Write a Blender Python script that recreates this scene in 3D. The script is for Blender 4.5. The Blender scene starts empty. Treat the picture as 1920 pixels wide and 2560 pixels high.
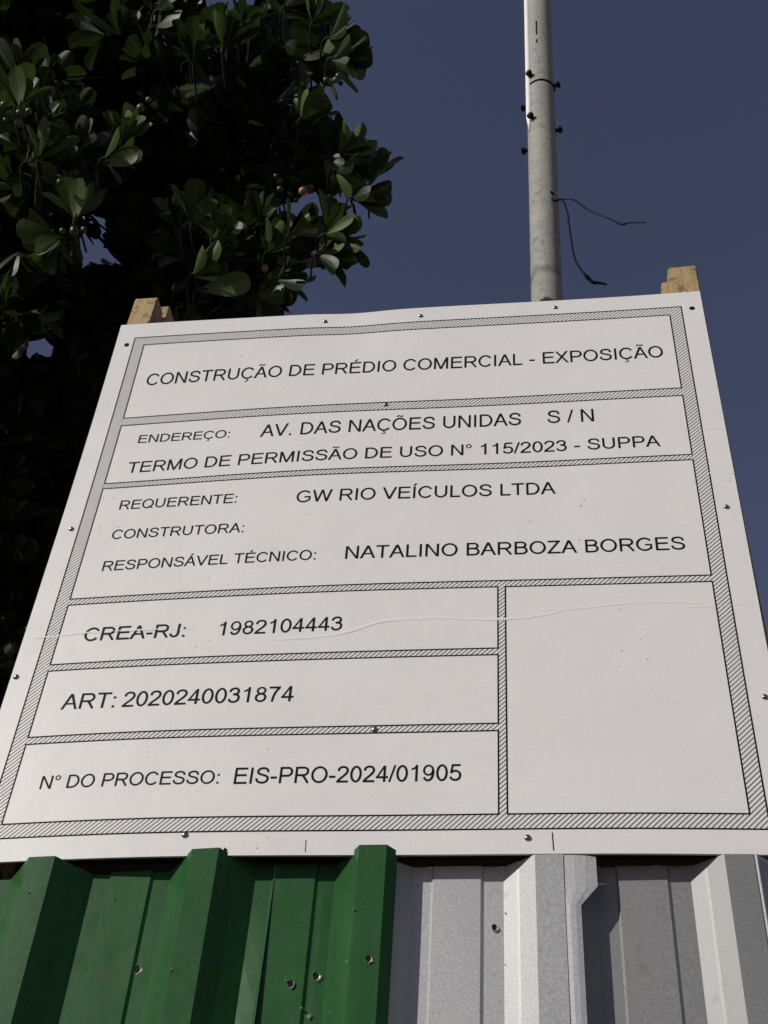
import bpy, bmesh, math, random
import numpy as np
from mathutils import Vector, Matrix, noise

R = math.radians
random.seed(7)
rng = np.random.default_rng(11)
sc = bpy.context.scene
col = sc.collection

# ------------------------------------------------------------------ camera
EYE = 1.6                                   # eye height above the ground
FPX = 3200.0                                # focal length in pixels of the 1920 px wide frame
PITCH, YAW, ROLL = 0.77722, -0.174787, 0.082932
fw = Vector((math.sin(YAW) * math.cos(PITCH), math.cos(YAW) * math.cos(PITCH), math.sin(PITCH)))
rt0 = Vector((math.cos(YAW), -math.sin(YAW), 0)); up0 = rt0.cross(fw)
rt = rt0 * math.cos(ROLL) + up0 * math.sin(ROLL)
up = up0 * math.cos(ROLL) - rt0 * math.sin(ROLL)
cam = bpy.data.cameras.new('camera'); cam_o = bpy.data.objects.new('camera', cam); col.objects.link(cam_o)
cam_o.matrix_world = Matrix(((rt.x, up.x, -fw.x, 0), (rt.y, up.y, -fw.y, 0), (rt.z, up.z, -fw.z, EYE), (0, 0, 0, 1)))
cam.sensor_fit = 'VERTICAL'; cam.sensor_height = 36.0; cam.lens = FPX / 2560 * 36.0
cam.clip_start = 0.05; cam.clip_end = 3000
sc.camera = cam_o
sc.render.resolution_x, sc.render.resolution_y = 768, 1024

# ------------------------------------------------------------------ sky and sun
SUN_AZ, SUN_EL = 48.0, 27.0                 # degrees left of the sign's facing direction, elevation
sun_dir = Vector((-math.sin(R(SUN_AZ)) * math.cos(R(SUN_EL)), -math.cos(R(SUN_AZ)) * math.cos(R(SUN_EL)), math.sin(R(SUN_EL))))
w = bpy.data.worlds.new('World'); sc.world = w; w.use_nodes = True
nt = w.node_tree; nt.nodes.clear()
sky = nt.nodes.new('ShaderNodeTexSky'); sky.sky_type = 'NISHITA'; sky.sun_disc = False
sky.sun_elevation = R(SUN_EL); sky.sun_rotation = math.atan2(sun_dir.x, sun_dir.y)
sky.air_density = 1.0; sky.dust_density = 0.1; sky.ozone_density = 3.0; sky.altitude = 0
mul = nt.nodes.new('ShaderNodeMix'); mul.data_type = 'RGBA'; mul.blend_type = 'MULTIPLY'; mul.inputs[0].default_value = 1
mul.inputs[7].default_value = (0.97, 0.67, 0.64, 1)
bg = nt.nodes.new('ShaderNodeBackground'); bg.inputs[1].default_value = 0.086
wo = nt.nodes.new('ShaderNodeOutputWorld')
nt.links.new(sky.outputs[0], mul.inputs[6]); nt.links.new(mul.outputs[2], bg.inputs[0]); nt.links.new(bg.outputs[0], wo.inputs[0])
sl = bpy.data.lights.new('sun', 'SUN'); sl.energy = 3.45; sl.angle = R(0.53); sl.color = (1, 0.955, 0.89)
so = bpy.data.objects.new('sun', sl); col.objects.link(so); so.rotation_euler = sun_dir.to_track_quat('Z', 'Y').to_euler()
so.location = (0, 0, 20)
sc.view_settings.view_transform = 'Standard'; sc.view_settings.look = 'None'
sc.view_settings.gamma = 1; sc.view_settings.use_curve_mapping = False
sc.view_settings.exposure = 0.0

# ------------------------------------------------------------------ helpers
def ray(px, py):
    return (rt * (px - 960) - up * (py - 1280)) / FPX + fw
def at(px, py, Y):
    d = ray(px, py); p = d * (Y / d.y); return Vector((p.x, p.y, p.z + EYE))
def far(px, py, dist):
    d = ray(px, py).normalized() * dist; return Vector((d.x, d.y, d.z + EYE))
def to_px(P):
    q = np.asarray(P) - np.array([0, 0, EYE])
    z = q @ np.array(fw)
    return 960 + FPX * (q @ np.array(rt)) / z, 1280 - FPX * (q @ np.array(up)) / z, z

def tag(o, label=None, cat=None, group=None, kind=None):
    if label: o['label'] = label
    if cat: o['category'] = cat
    if group: o['group'] = group
    if kind: o['kind'] = kind
    return o
def empty(name, loc):
    o = bpy.data.objects.new(name, None); o.location = loc; col.objects.link(o); return o
def link(name, me, mats, parent=None):
    o = bpy.data.objects.new(name, me); col.objects.link(o)
    if mats is not None:
        for m in (mats if isinstance(mats, (list, tuple)) else [mats]): me.materials.append(m)
    if parent:
        o.parent = parent
        o.location = -parent_world(parent)
    return o
def parent_world(p):
    v = Vector((0, 0, 0))
    while p: v += p.location; p = p.parent
    return v
def mesh(name, vs, fs, mats, parent=None, smooth=False):
    me = bpy.data.meshes.new(name); me.from_pydata([tuple(v) for v in vs], [], fs); me.update()
    if smooth: me.shade_smooth()
    return link(name, me, mats, parent)
def bm_obj(name, bm, mats, parent=None, smooth=False):
    me = bpy.data.meshes.new(name); bm.to_mesh(me); bm.free()
    if smooth: me.shade_smooth()
    return link(name, me, mats, parent)
def tube(path, radii, seg=10, cap=True):
    vs, fs = [], []
    n = len(path); prev = None
    for i, p in enumerate(path):
        t = (path[min(i + 1, n - 1)] - path[max(i - 1, 0)]).normalized()
        a = prev if prev is not None else (Vector((0, 0, 1)) if abs(t.z) < .9 else Vector((1, 0, 0)))
        x = (a - t * a.dot(t)).normalized(); prev = x; y = t.cross(x)
        r = radii[i] if hasattr(radii, '__len__') else radii
        for k in range(seg):
            th = 2 * math.pi * k / seg
            vs.append(p + (x * math.cos(th) + y * math.sin(th)) * r)
    for i in range(n - 1):
        for k in range(seg):
            a = i * seg + k; b = i * seg + (k + 1) % seg
            fs.append((a, b, b + seg, a + seg))
    if cap:
        fs.append(tuple(range(seg - 1, -1, -1))); fs.append(tuple(range((n - 1) * seg, n * seg)))
    return vs, fs
def smooth_path(pts, n=6):
    out = []
    P = [pts[0]] + list(pts) + [pts[-1]]
    for i in range(1, len(P) - 2):
        for k in range(n):
            t = k / n; a, b, c, d = P[i - 1:i + 3]
            out.append(0.5 * ((2 * b) + (c - a) * t + (2 * a - 5 * b + 4 * c - d) * t * t + (3 * b - a - 3 * c + d) * t ** 3))
    out.append(pts[-1].copy()); return out

# ------------------------------------------------------------------ materials
class NT:
    def __init__(s, name):
        s.m = bpy.data.materials.new(name); s.m.use_nodes = True; s.t = s.m.node_tree
        s.b = s.t.nodes['Principled BSDF']; s.o = s.t.nodes['Material Output']
        s.tc = s.t.nodes.new('ShaderNodeTexCoord')
    def n(s, typ, **kw):
        x = s.t.nodes.new(typ)
        for k, v in kw.items():
            if k.startswith('_'): setattr(x, k[1:], v)
            else: x.inputs[k.replace('__', ' ')].default_value = v
        return x
    def l(s, a, b): s.t.links.new(a, b)
    def mapped(s, scale, src='Object'):
        mp = s.n('ShaderNodeMapping'); mp.inputs['Scale'].default_value = scale
        s.l(s.tc.outputs[src], mp.inputs[0]); return mp.outputs[0]
    def noise(s, scale, detail=3, rough=.55, vec=None, dist=0):
        x = s.n('ShaderNodeTexNoise', Scale=scale, Detail=detail, Roughness=rough, Distortion=dist)
        s.l(vec if vec is not None else s.tc.outputs['Object'], x.inputs['Vector']); return x.outputs[0]
    def ramp(s, fac, stops):
        r = s.n('ShaderNodeValToRGB'); e = r.color_ramp.elements
        e[0].position, e[0].color = stops[0][0], (*stops[0][1], 1)
        e[1].position, e[1].color = stops[-1][0], (*stops[-1][1], 1)
        for p, c in stops[1:-1]:
            q = e.new(p); q.color = (*c, 1)
        s.l(fac, r.inputs[0]); return r.outputs[0]
    def mix(s, fac, a, b, mode='MIX'):
        x = s.n('ShaderNodeMix', _data_type='RGBA', _blend_type=mode)
        for v, i in ((fac, 0), (a, 6), (b, 7)):
            if isinstance(v, (int, float)): x.inputs[i].default_value = v
            elif isinstance(v, tuple): x.inputs[i].default_value = (*v, 1)
            else: s.l(v, x.inputs[i])
        return x.outputs[2]
    def math(s, op, a, b=0.0, clamp=False):
        x = s.n('ShaderNodeMath', _operation=op, _use_clamp=clamp)
        for v, i in ((a, 0), (b, 1)):
            if isinstance(v, (int, float)): x.inputs[i].default_value = v
            else: s.l(v, x.inputs[i])
        return x.outputs[0]
    def bump(s, h, strength, dist=0.001):
        x = s.n('ShaderNodeBump', Strength=strength, Distance=dist); s.l(h, x.inputs['Height'])
        s.l(x.outputs[0], s.b.inputs['Normal']); return x
    def col(s, v):
        if isinstance(v, tuple): s.b.inputs['Base Color'].default_value = (*v, 1)
        else: s.l(v, s.b.inputs['Base Color'])
    def set(s, **kw):
        for k, v in kw.items():
            i = s.b.inputs[k.replace('__', ' ')]
            if isinstance(v, (int, float, tuple)): i.default_value = v
            else: s.l(v, i)
        return s.m

def m_white():
    s = NT('white_vinyl')
    c = s.ramp(s.noise(9, 4), [(.3, (.70, .69, .665)), (.7, (.755, .745, .72))])
    g = s.noise(520, 2, .7)
    c = s.mix(.30, c, s.ramp(g, [(.32, (.60, .58, .56)), (.68, (.88, .87, .86))]))
    sp = s.ramp(s.noise(150, 0, .4), [(.11, (.45, .42, .38)), (.14, (1, 1, 1))])
    c = s.mix(.8, c, sp, 'MULTIPLY')
    s.col(c); s.bump(s.noise(14, 3), .25, .004)
    return s.set(Roughness=.45, **{'Specular IOR Level': .25})
def m_ink():
    s = NT('black_print'); s.col((.004, .004, .005)); return s.set(Roughness=.6, **{'Specular IOR Level': .12})
def m_hatch_ink():
    s = NT('grey_hatch_print'); s.col((.035, .03, .026)); return s.set(Roughness=.6, **{'Specular IOR Level': .15})
def m_green():
    s = NT('green_painted_steel')
    v = s.mapped((1, 1, .12))
    c = s.ramp(s.noise(26, 4, vec=v), [(.3, (.012, .060, .016)), (.7, (.026, .096, .027))])
    c = s.mix(.35, c, s.ramp(s.noise(420, 2, .7), [(.3, (.008, .05, .013)), (.7, (.032, .12, .036))]))
    st = s.ramp(s.noise(70, 3, vec=s.mapped((1, 1, .03))), [(.62, (0, 0, 0)), (.74, (1, 1, 1))])
    c = s.mix(s.math('MULTIPLY', st, .22), c, (.08, .17, .08))
    ch = s.ramp(s.noise(95, 1, .5), [(.80, (0, 0, 0)), (.815, (1, 1, 1))])
    c = s.mix(ch, c, (.35, .42, .33))
    s.col(c); s.bump(s.noise(24, 3), .35, .002)
    return s.set(Roughness=s.ramp(s.noise(30, 3), [(.3, (.34,) * 3), (.7, (.5,) * 3)]), **{'Specular IOR Level': .15})
def m_galv(name='galvanised_steel', k=1.0, M=.42):
    s = NT(name)
    g = s.noise(330, 3, .75)
    c = s.ramp(g, [(.3, (.30, .305, .305)), (.5, (.40, .405, .40)), (.7, (.54, .54, .525))])
    c = s.mix(.35, c, s.ramp(s.noise(6, 3, vec=s.mapped((1, 1, .3))), [(.3, (.33, .34, .36)), (.7, (.5, .5, .49))]))
    stn = s.ramp(s.noise(34, 4, .7), [(.60, (0, 0, 0)), (.8, (1, 1, 1))])
    c = s.mix(s.math('MULTIPLY', stn, .5), c, (.22, .23, .16))
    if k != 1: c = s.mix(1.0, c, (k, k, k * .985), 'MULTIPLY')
    s.col(c); s.bump(g, .12, .0008)
    return s.set(Metallic=M, Roughness=s.ramp(g, [(.3, (.46,) * 3), (.7, (.6,) * 3)]))
def m_cut():
    s = NT('bare_cut_steel'); s.col((.62, .62, .57)); return s.set(Metallic=.6, Roughness=.35)
def m_screw():
    s = NT('zinc_screw'); s.col((.30, .30, .30)); return s.set(Metallic=1.0, Roughness=.24)
def m_black(name='black_rubber', r=.5):
    s = NT(name); s.col((.008, .008, .009)); return s.set(Roughness=r, **{'Specular IOR Level': .1})
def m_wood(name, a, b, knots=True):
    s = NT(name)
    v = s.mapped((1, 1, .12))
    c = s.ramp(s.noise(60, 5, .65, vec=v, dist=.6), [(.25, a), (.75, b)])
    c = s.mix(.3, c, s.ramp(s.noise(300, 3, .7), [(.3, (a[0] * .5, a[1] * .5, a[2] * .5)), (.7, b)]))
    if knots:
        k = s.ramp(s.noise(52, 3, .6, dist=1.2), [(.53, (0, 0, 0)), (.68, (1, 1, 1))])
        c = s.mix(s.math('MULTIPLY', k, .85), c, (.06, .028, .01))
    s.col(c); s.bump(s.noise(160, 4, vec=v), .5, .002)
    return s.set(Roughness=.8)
RINGZ = at(1365, 700, 4.3).z + .11
def m_pole():
    s = NT('weathered_pole_steel')
    c = s.ramp(s.noise(7, 5, .7), [(.3, (.21, .208, .18)), (.7, (.37, .365, .32))])
    c = s.mix(.5, c, s.ramp(s.noise(120, 3, .8), [(.3, (.12, .12, .105)), (.7, (.42, .41, .365))]))
    st = s.ramp(s.noise(16, 4, .6, dist=1.0), [(.56, (0, 0, 0)), (.72, (1, 1, 1))])
    c = s.mix(s.math('MULTIPLY', st, .6), c, (.05, .05, .042))
    sp_ = s.n('ShaderNodeSeparateXYZ'); s.l(s.tc.outputs['Object'], sp_.inputs[0])
    hz = s.math('ADD', sp_.outputs[2], s.math('MULTIPLY', s.noise(9, 3), .22))
    rg = s.math('SUBTRACT', 1.0, s.math('MULTIPLY', s.math('ABSOLUTE', s.math('SUBTRACT', hz, RINGZ)), 14), True)
    c = s.mix(s.math('MULTIPLY', rg, .62), c, (.05, .052, .04))
    s.col(c); s.bump(s.noise(70, 4), .4, .003)
    return s.set(Roughness=.75)
def m_leaf(name='thick_green_leaf', pale=0.0):
    s = NT(name)
    uvn = s.n('ShaderNodeUVMap'); sep = s.n('ShaderNodeSeparateXYZ'); s.l(uvn.outputs[0], sep.inputs[0])
    rnd = s.n('ShaderNodeNewGeometry').outputs['Random Per Island']
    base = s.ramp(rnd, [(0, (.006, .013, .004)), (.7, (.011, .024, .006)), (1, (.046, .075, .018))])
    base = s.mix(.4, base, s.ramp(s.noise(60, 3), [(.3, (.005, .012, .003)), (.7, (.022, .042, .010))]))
    d = s.math('ABSOLUTE', s.math('SUBTRACT', sep.outputs[0], .5))
    rib = s.ramp(d, [(.012, (1, 1, 1)), (.035, (0, 0, 0))])
    ven = s.math('SINE', s.math('MULTIPLY', s.math('ADD', sep.outputs[1], s.math('MULTIPLY', d, -.7)), 95))
    venr = s.ramp(ven, [(.90, (0, 0, 0)), (1, (1, 1, 1))])
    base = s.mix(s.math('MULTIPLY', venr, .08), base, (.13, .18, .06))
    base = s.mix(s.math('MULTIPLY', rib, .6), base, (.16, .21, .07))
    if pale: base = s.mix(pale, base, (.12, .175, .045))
    s.col(base)
    s.bump(s.math('ADD', ven, s.math('MULTIPLY', rib, 2.0)), .10, .0008)
    s.set(Roughness=.45, **{'Specular IOR Level': .25})
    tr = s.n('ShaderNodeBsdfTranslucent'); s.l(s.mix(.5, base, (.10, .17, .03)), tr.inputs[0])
    mx = s.n('ShaderNodeMixShader'); mx.inputs[0].default_value = .15
    s.l(s.b.outputs[0], mx.inputs[1]); s.l(tr.outputs[0], mx.inputs[2]); s.l(mx.outputs[0], s.o.inputs[0])
    return s.m
def m_bark():
    s = NT('dark_bark')
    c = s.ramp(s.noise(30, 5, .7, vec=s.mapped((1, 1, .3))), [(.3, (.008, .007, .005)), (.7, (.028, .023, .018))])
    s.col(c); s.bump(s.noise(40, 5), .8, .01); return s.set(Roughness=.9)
def m_simple(name, c, r=.6, var=.3, sc_=40):
    s = NT(name)
    s.col(s.ramp(s.noise(sc_, 3), [(.3, tuple(x * (1 - var) for x in c)), (.7, tuple(min(1, x * (1 + var)) for x in c))]))
    return s.set(Roughness=r)
def m_ground():
    s = NT('dusty_pavement')
    c = s.ramp(s.noise(.8, 6, .6), [(.3, (.08, .075, .065)), (.7, (.13, .12, .105))])
    c = s.mix(.4, c, s.ramp(s.noise(60, 4, .7), [(.3, (.06, .055, .05)), (.7, (.16, .15, .13))]))
    s.col(c); s.bump(s.noise(80, 4), .4, .005); return s.set(Roughness=.9)

WHITE, INK, HINK, GREEN, GALV, CUT, SCREW = m_white(), m_ink(), m_hatch_ink(), m_green(), m_galv(), m_cut(), m_screw()
GALV_DARK = m_galv('darker_galvanised_steel', .60); GALV_LIT = m_galv('sunlit_galvanised_tone', 1.25, .3)  # darker steel for the second sheet; lip steel lightened to paint in sunlight
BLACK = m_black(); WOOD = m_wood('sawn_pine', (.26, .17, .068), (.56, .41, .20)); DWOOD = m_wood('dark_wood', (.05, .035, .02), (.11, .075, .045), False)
LEAF_LIT = m_leaf('lit_leaf_tone', .42)  # lighter leaf copy, the light on lit leaves painted into its colour
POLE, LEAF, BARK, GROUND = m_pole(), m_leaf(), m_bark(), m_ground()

# ------------------------------------------------------------------ ground
g = mesh('ground', [(-1500, -1500, 0), (1500, -1500, 0), (1500, 1500, 0), (-1500, 1500, 0)], [(0, 1, 2, 3)], GROUND)
tag(g, kind='structure')

# ------------------------------------------------------------------ the sign
SX, SY = -0.8728, 1.56669
U = [0.0, 0.0392, 0.063, 0.7933, 0.8055, 1.1343, 1.1585, 1.2]
V = [2.1515, 2.1054, 2.081, 1.8589, 1.8375, 1.6789, 1.6656, 1.3975, 1.384, 1.2564, 1.2434, 1.1143, 1.1013, 0.9608, 0.9371, 0.8988]
DC = [-0.00978, 0.00285, -0.00764, -0.0022, 0.00424, 0.00303, 0.00239]
DB = [(2, 0), (0, 2), (2, 1), (1, 2), (3, 0), (2, 2), (1, 1)]
def ripple(u, v):                            # the sheet is not quite flat: a lifted seam at the top and small waves
    e = max(0, 1 - (V[0] - v) / .25)
    return -.0045 * e * math.exp(-((u - .50) / .07) ** 2) + .0018 * math.sin(9 * u + 2.2 * v) * math.sin(4.1 * v + 1)
def S(u, v, off=0.0):                        # point of the sign's bowed face at (u across, v up), off towards the viewer
    a = (u - .6) / .6; b = (v - V[0]) / (V[15] - V[0]) * 2 - 1
    d = sum(c * a ** i * b ** j for c, (i, j) in zip(DC, DB))
    return Vector((SX + u, SY - d - ripple(u, v) - off, v + EYE))
sign = empty('construction_sign', (SX + .6, SY + .05, 0))
tag(sign, 'large white construction permit board with black lettering on two wooden posts above the metal fence', 'sign')
NU, NV = 60, 60
vs = [S(1.2 * i / NU, V[15] + (V[0] - V[15]) * j / NV) for j in range(NV + 1) for i in range(NU + 1)]
n1 = len(vs); vs += [v + Vector((0, .004, 0)) for v in vs]
fs = []
for j in range(NV):
    for i in range(NU):
        a = j * (NU + 1) + i; fs.append((a, a + 1, a + NU + 2, a + NU + 1)); fs.append((a + n1, a + n1 + NU + 1, a + n1 + NU + 2, a + n1 + 1))
for i in range(NU):
    a, t = i, NV * (NU + 1) + i
    fs.append((a, a + n1, a + n1 + 1, a + 1)); fs.append((t, t + 1, t + 1 + n1, t + n1))
for j in range(NV):
    a = j * (NU + 1); b = a + NU
    fs.append((a, a + NU + 1, a + NU + 1 + n1, a + n1)); fs.append((b, b + n1, b + NU + 1 + n1, b + NU + 1))
panel = mesh('panel', vs, fs, WHITE, sign)
for i, p in enumerate(panel.data.polygons): p.use_smooth = i < 2 * NU * NV
panel.data.attributes.new('sharp_edge', 'BOOLEAN', 'EDGE')
big = set()
for p in list(panel.data.polygons)[2 * NU * NV:]:
    big.update(tuple(sorted(k)) for k in p.edge_keys)
for e in panel.data.edges:
    e.use_edge_sharp = tuple(sorted(e.vertices)) in big

class Flat:
    def __init__(s): s.v, s.f = [], []
    def strip(s, p, q, wd, off, n=1):
        (u0, v0), (u1, v1) = p, q
        L = math.hypot(u1 - u0, v1 - v0); nx, ny = -(v1 - v0) / L * wd / 2, (u1 - u0) / L * wd / 2
        b = len(s.v)
        for k in range(n + 1):
            t = k / n; uu, vv = u0 + (u1 - u0) * t, v0 + (v1 - v0) * t
            s.v += [S(uu - nx, vv - ny, off), S(uu + nx, vv + ny, off)]
        for k in range(n):
            a = b + 2 * k; s.f.append((a, a + 2, a + 3, a + 1))
    def rect(s, u0, u1, v0, v1, wd, off):
        h = wd / 2
        s.strip((u0 - h, v0), (u1 + h, v0), wd, off, 60); s.strip((u0 - h, v1), (u1 + h, v1), wd, off, 60)
        s.strip((u0, v0 + h), (u0, v1 - h), wd, off, 60); s.strip((u1, v0 + h), (u1, v1 - h), wd, off, 60)
# printed boxes
boxes = [(2, 5, 3, 2), (2, 5, 5, 4), (2, 5, 7, 6), (2, 3, 9, 8), (2, 3, 11, 10), (2, 3, 13, 12), (4, 5, 13, 8)]
F = Flat(); F.rect(U[1], U[6], V[14], V[1], .0022, .0004)
for a, b, c, d in boxes: F.rect(U[a], U[b], V[c], V[d], .0022, .0004)
mesh('printed_border', F.v, F.f, INK, sign)
# hatching between the boxes, one continuous 45 degree pattern
bands = [(U[1], U[6], V[2], V[1]), (U[1], U[6], V[14], V[13]), (U[1], U[2], V[13], V[2]), (U[5], U[6], V[13], V[2]),
         (U[2], U[5], V[4], V[3]), (U[2], U[5], V[6], V[5]), (U[2], U[5], V[8], V[7]), (U[2], U[3], V[10], V[9]), (U[2], U[3], V[12], V[11]), (U[3], U[4], V[13], V[8])]
F = Flat(); PER = .00795
for u0, u1, v0, v1 in bands:
    k0 = math.floor((u0 - v1) / PER); k1 = math.ceil((u1 - v0) / PER)
    for k in range(k0, k1 + 1):
        c = k * PER; a = max(u0, v0 + c); b = min(u1, v1 + c)
        if b - a > .0006: F.strip((a, a - c), (b, b - c), .0013, .0002)
mesh('printed_hatching', F.v, F.f, HINK, sign)

# lettering: a plain grotesque drawn with strokes, cap height 1
SW = .138
class Glyph:
    def __init__(s): s.v, s.f = [], []
    def quad(s, p):
        b = len(s.v); s.v += p; s.f.append(tuple(range(b, b + len(p))))
    def V(s, x, y0=0.0, y1=1.0, w=SW): s.quad([(x - w / 2, y0), (x + w / 2, y0), (x + w / 2, y1), (x - w / 2, y1)])
    def H(s, y, x0, x1, w=.122): s.quad([(x0, y - w / 2), (x1, y - w / 2), (x1, y + w / 2), (x0, y + w / 2)])
    def P(s, x0, y0, x1, y1, w=.148):
        if y0 > y1: x0, y0, x1, y1 = x1, y1, x0, y0
        s.quad([(x0 - w / 2, y0), (x0 + w / 2, y0), (x1 + w / 2, y1), (x1 - w / 2, y1)])
    def line(s, P, w=.130, closed=False):
        n = len(P); b = len(s.v)
        for i, (x, y) in enumerate(P):
            if closed: q, r = P[(i - 1) % n], P[(i + 1) % n]
            else: q, r = P[max(0, i - 1)], P[min(n - 1, i + 1)]
            dx, dy = r[0] - q[0], r[1] - q[1]; L = math.hypot(dx, dy); nx, ny = -dy / L, dx / L
            h = w / 2 * (1.04 if abs(nx) > .7 else .94)
            s.v += [(x - nx * h, y - ny * h), (x + nx * h, y + ny * h)]
        for i in range(n if closed else n - 1):
            a = b + 2 * i; c = b + 2 * ((i + 1) % n); s.f.append((a, c, c + 1, a + 1))
    def spl(s, pts, w=.130):
        s.line([(p.x, p.y) for p in smooth_path([Vector((x, y, 0)) for x, y in pts], 4)], w)
def arc(cx, cy, rx, ry, a0, a1, n=22): return [(cx + rx * math.cos(R(a0 + (a1 - a0) * k / n)), cy + ry * math.sin(R(a0 + (a1 - a0) * k / n))) for k in range(n + 1)]
def draw(g, ch):
    T, B = .944, .056
    base = {'Ç': 'C', 'Ã': 'A', 'Á': 'A', 'Õ': 'O', 'É': 'E', 'Í': 'I'}.get(ch)
    if base:
        adv = draw(g, base); c = adv / 2
        if ch in 'ÃÕ': g.spl([(c - .20, 1.10), (c - .15, 1.18), (c - .08, 1.19), (c + .06, 1.13), (c + .13, 1.13), (c + .20, 1.21)], .085)
        elif ch == 'Ç': g.line([(c + .01, .02), (c, -.07), (c + .10, -.10), (c + .12, -.17), (c + .05, -.235), (c - .10, -.23)], .065)
        else: g.P(c - .03, 1.07, c + .11, 1.26, .14)
        return adv
    if ch == 'A': g.P(.068, 0, .465, 1); g.P(.862, 0, .465, 1); g.H(.355, .23, .70, .10); return .931
    if ch == 'B':
        g.V(.172); g.line([(.15, T), (.52, T)] + arc(.52, .745, .235, T - .745, 85, -85) + [(.52, .545), (.15, .545)]); g.line([(.15, .545), (.55, .54)] + arc(.55, .298, .265, .242, 85, -85) + [(.55, B), (.15, B)]); return .931
    if ch == 'C': g.line(arc(.535, .5, .412, .456, 33, 322, 34)); return 1.008
    if ch == 'D': g.V(.172); g.line([(.15, T), (.45, T)] + arc(.46, .5, .415, .444, 88, -88, 26) + [(.45, B), (.15, B)]); return 1.008
    if ch == 'E': g.V(.172); g.H(T, .15, .86); g.H(.535, .15, .82); g.H(B, .15, .885); return .931
    if ch == 'G': g.line(arc(.555, .5, .43, .456, 38, 312, 34) + [(.925, .215)]); g.V(.925, .13, .50, .118); g.H(.455, .575, .985, .108); return 1.086
    if ch == 'I': g.V(.194); return .388
    if ch == 'J': g.V(.525, .28, 1); g.line(arc(.30, .29, .225, .234, 2, -178)); return .698
    if ch == 'L': g.V(.165); g.H(B, .14, .73); return .777
    if ch == 'M': g.V(.165); g.V(.998); g.P(.19, 1, .582, 0, .142); g.P(.974, 1, .582, 0, .142); return 1.163
    if ch == 'N': g.V(.165); g.V(.843); g.P(.178, 1, .83, 0, .150); return 1.008
    if ch in 'OQ':
        g.line(arc(.545, .5, .420, .456, 0, 360, 44)[:-1], .130, True)
        if ch == 'Q': g.line([(.64, .26), (.83, .13), (1.0, -.02)], .105)
        return 1.086
    if ch == 'P': g.V(.172); g.line([(.15, T), (.57, T)] + arc(.57, .70, .25, T - .70, 86, -86) + [(.57, .456), (.15, .456)]); return .931
    if ch == 'R': g.V(.172); g.line([(.15, T), (.60, T)] + arc(.60, .713, .25, T - .713, 86, -86) + [(.60, .482), (.15, .482)]); g.spl([(.50, .48), (.62, .40), (.76, .21), (.90, .0)], .13); return 1.008
    if ch == 'S': g.spl([(.785, .70), (.755, .82), (.66, .915), (.47, .948), (.27, .90), (.178, .765), (.22, .64), (.38, .56), (.60, .50), (.765, .41), (.80, .27), (.72, .12), (.56, .06), (.46, .053), (.27, .10), (.16, .20), (.125, .325)]); return .931
    if ch == 'T': g.H(T, .03, .823); g.V(.427, 0, .95); return .853
    if ch == 'U': g.V(.17, .375, 1); g.V(.838, .375, 1); g.line(arc(.504, .38, .334, .325, 180, 360)); return 1.008
    if ch == 'V': g.P(.07, 1, .465, 0); g.P(.86, 1, .465, 0); return .931
    if ch == 'W': g.P(.085, 1, .362, 0); g.P(.66, 1, .362, 0, .13); g.P(.66, 1, .957, 0, .13); g.P(1.235, 1, .957, 0); return 1.318
    if ch == 'X': g.P(.10, 1, .85, 0, .158); g.P(.82, 1, .08, 0, .158); return .931
    if ch == 'Z': g.H(T, .06, .80); g.H(B, .03, .82); g.P(.10, .06, .715, .94, .15); return .853
    if ch == '0': g.line(arc(.388, .5, .272, .452, 0, 360, 36)[:-1], .130, True); return .777
    if ch == '1': g.V(.455); g.spl([(.50, .985), (.40, .86), (.28, .78), (.155, .725)], .11); return .777
    if ch == '2': g.spl([(.115, .70), (.16, .85), (.27, .93), (.40, .948), (.57, .90), (.655, .74), (.61, .59), (.46, .42), (.25, .24), (.13, .10)]); g.H(B, .035, .715); return .777
    if ch == '3':
        g.spl([(.12, .72), (.18, .87), (.37, .948), (.55, .90), (.615, .75), (.55, .60), (.31, .548)]); g.spl([(.34, .545), (.52, .53), (.65, .42), (.655, .26), (.58, .12), (.38, .053), (.19, .11), (.105, .26)]); return .777
    if ch == '4': g.P(.085, .28, .50, .97, .115); g.H(.285, .025, .735); g.V(.52, 0, .99); return .777
    if ch == '5': g.H(T, .19, .68); g.P(.14, .47, .225, .96, .12); g.spl([(.13, .47), (.25, .57), (.39, .605), (.57, .54), (.66, .40), (.655, .25), (.57, .11), (.38, .053), (.19, .11), (.105, .25)]); return .777
    if ch == '7': g.H(.93, .06, .71); g.spl([(.66, .925), (.48, .68), (.36, .38), (.295, 0)], .125); return .777
    if ch == '8': g.line(arc(.388, .747, .222, .20, 0, 360, 28)[:-1], .112, True); g.line(arc(.388, .298, .27, .245, 0, 360, 30)[:-1], .128, True); return .777
    if ch == '9': g.line(arc(.375, .665, .262, .283, 0, 360, 30)[:-1], .114, True); g.spl([(.64, .70), (.655, .52), (.60, .25), (.49, .10), (.34, .053), (.20, .11), (.13, .24)]); return .777
    if ch == '-': g.H(.355, .045, .42, .125); return .465
    if ch == '/': g.P(.04, -.01, .35, 1.01, .115); return .388
    if ch == ':': g.V(.19, 0, .14, .14); g.V(.19, .585, .725, .14); return .388
    if ch == '.': g.V(.19, 0, .14, .14); return .388
    if ch == 'º': g.line(arc(.255, .82, .155, .155, 0, 360, 20)[:-1], .08, True); return .51
    return .388
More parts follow.
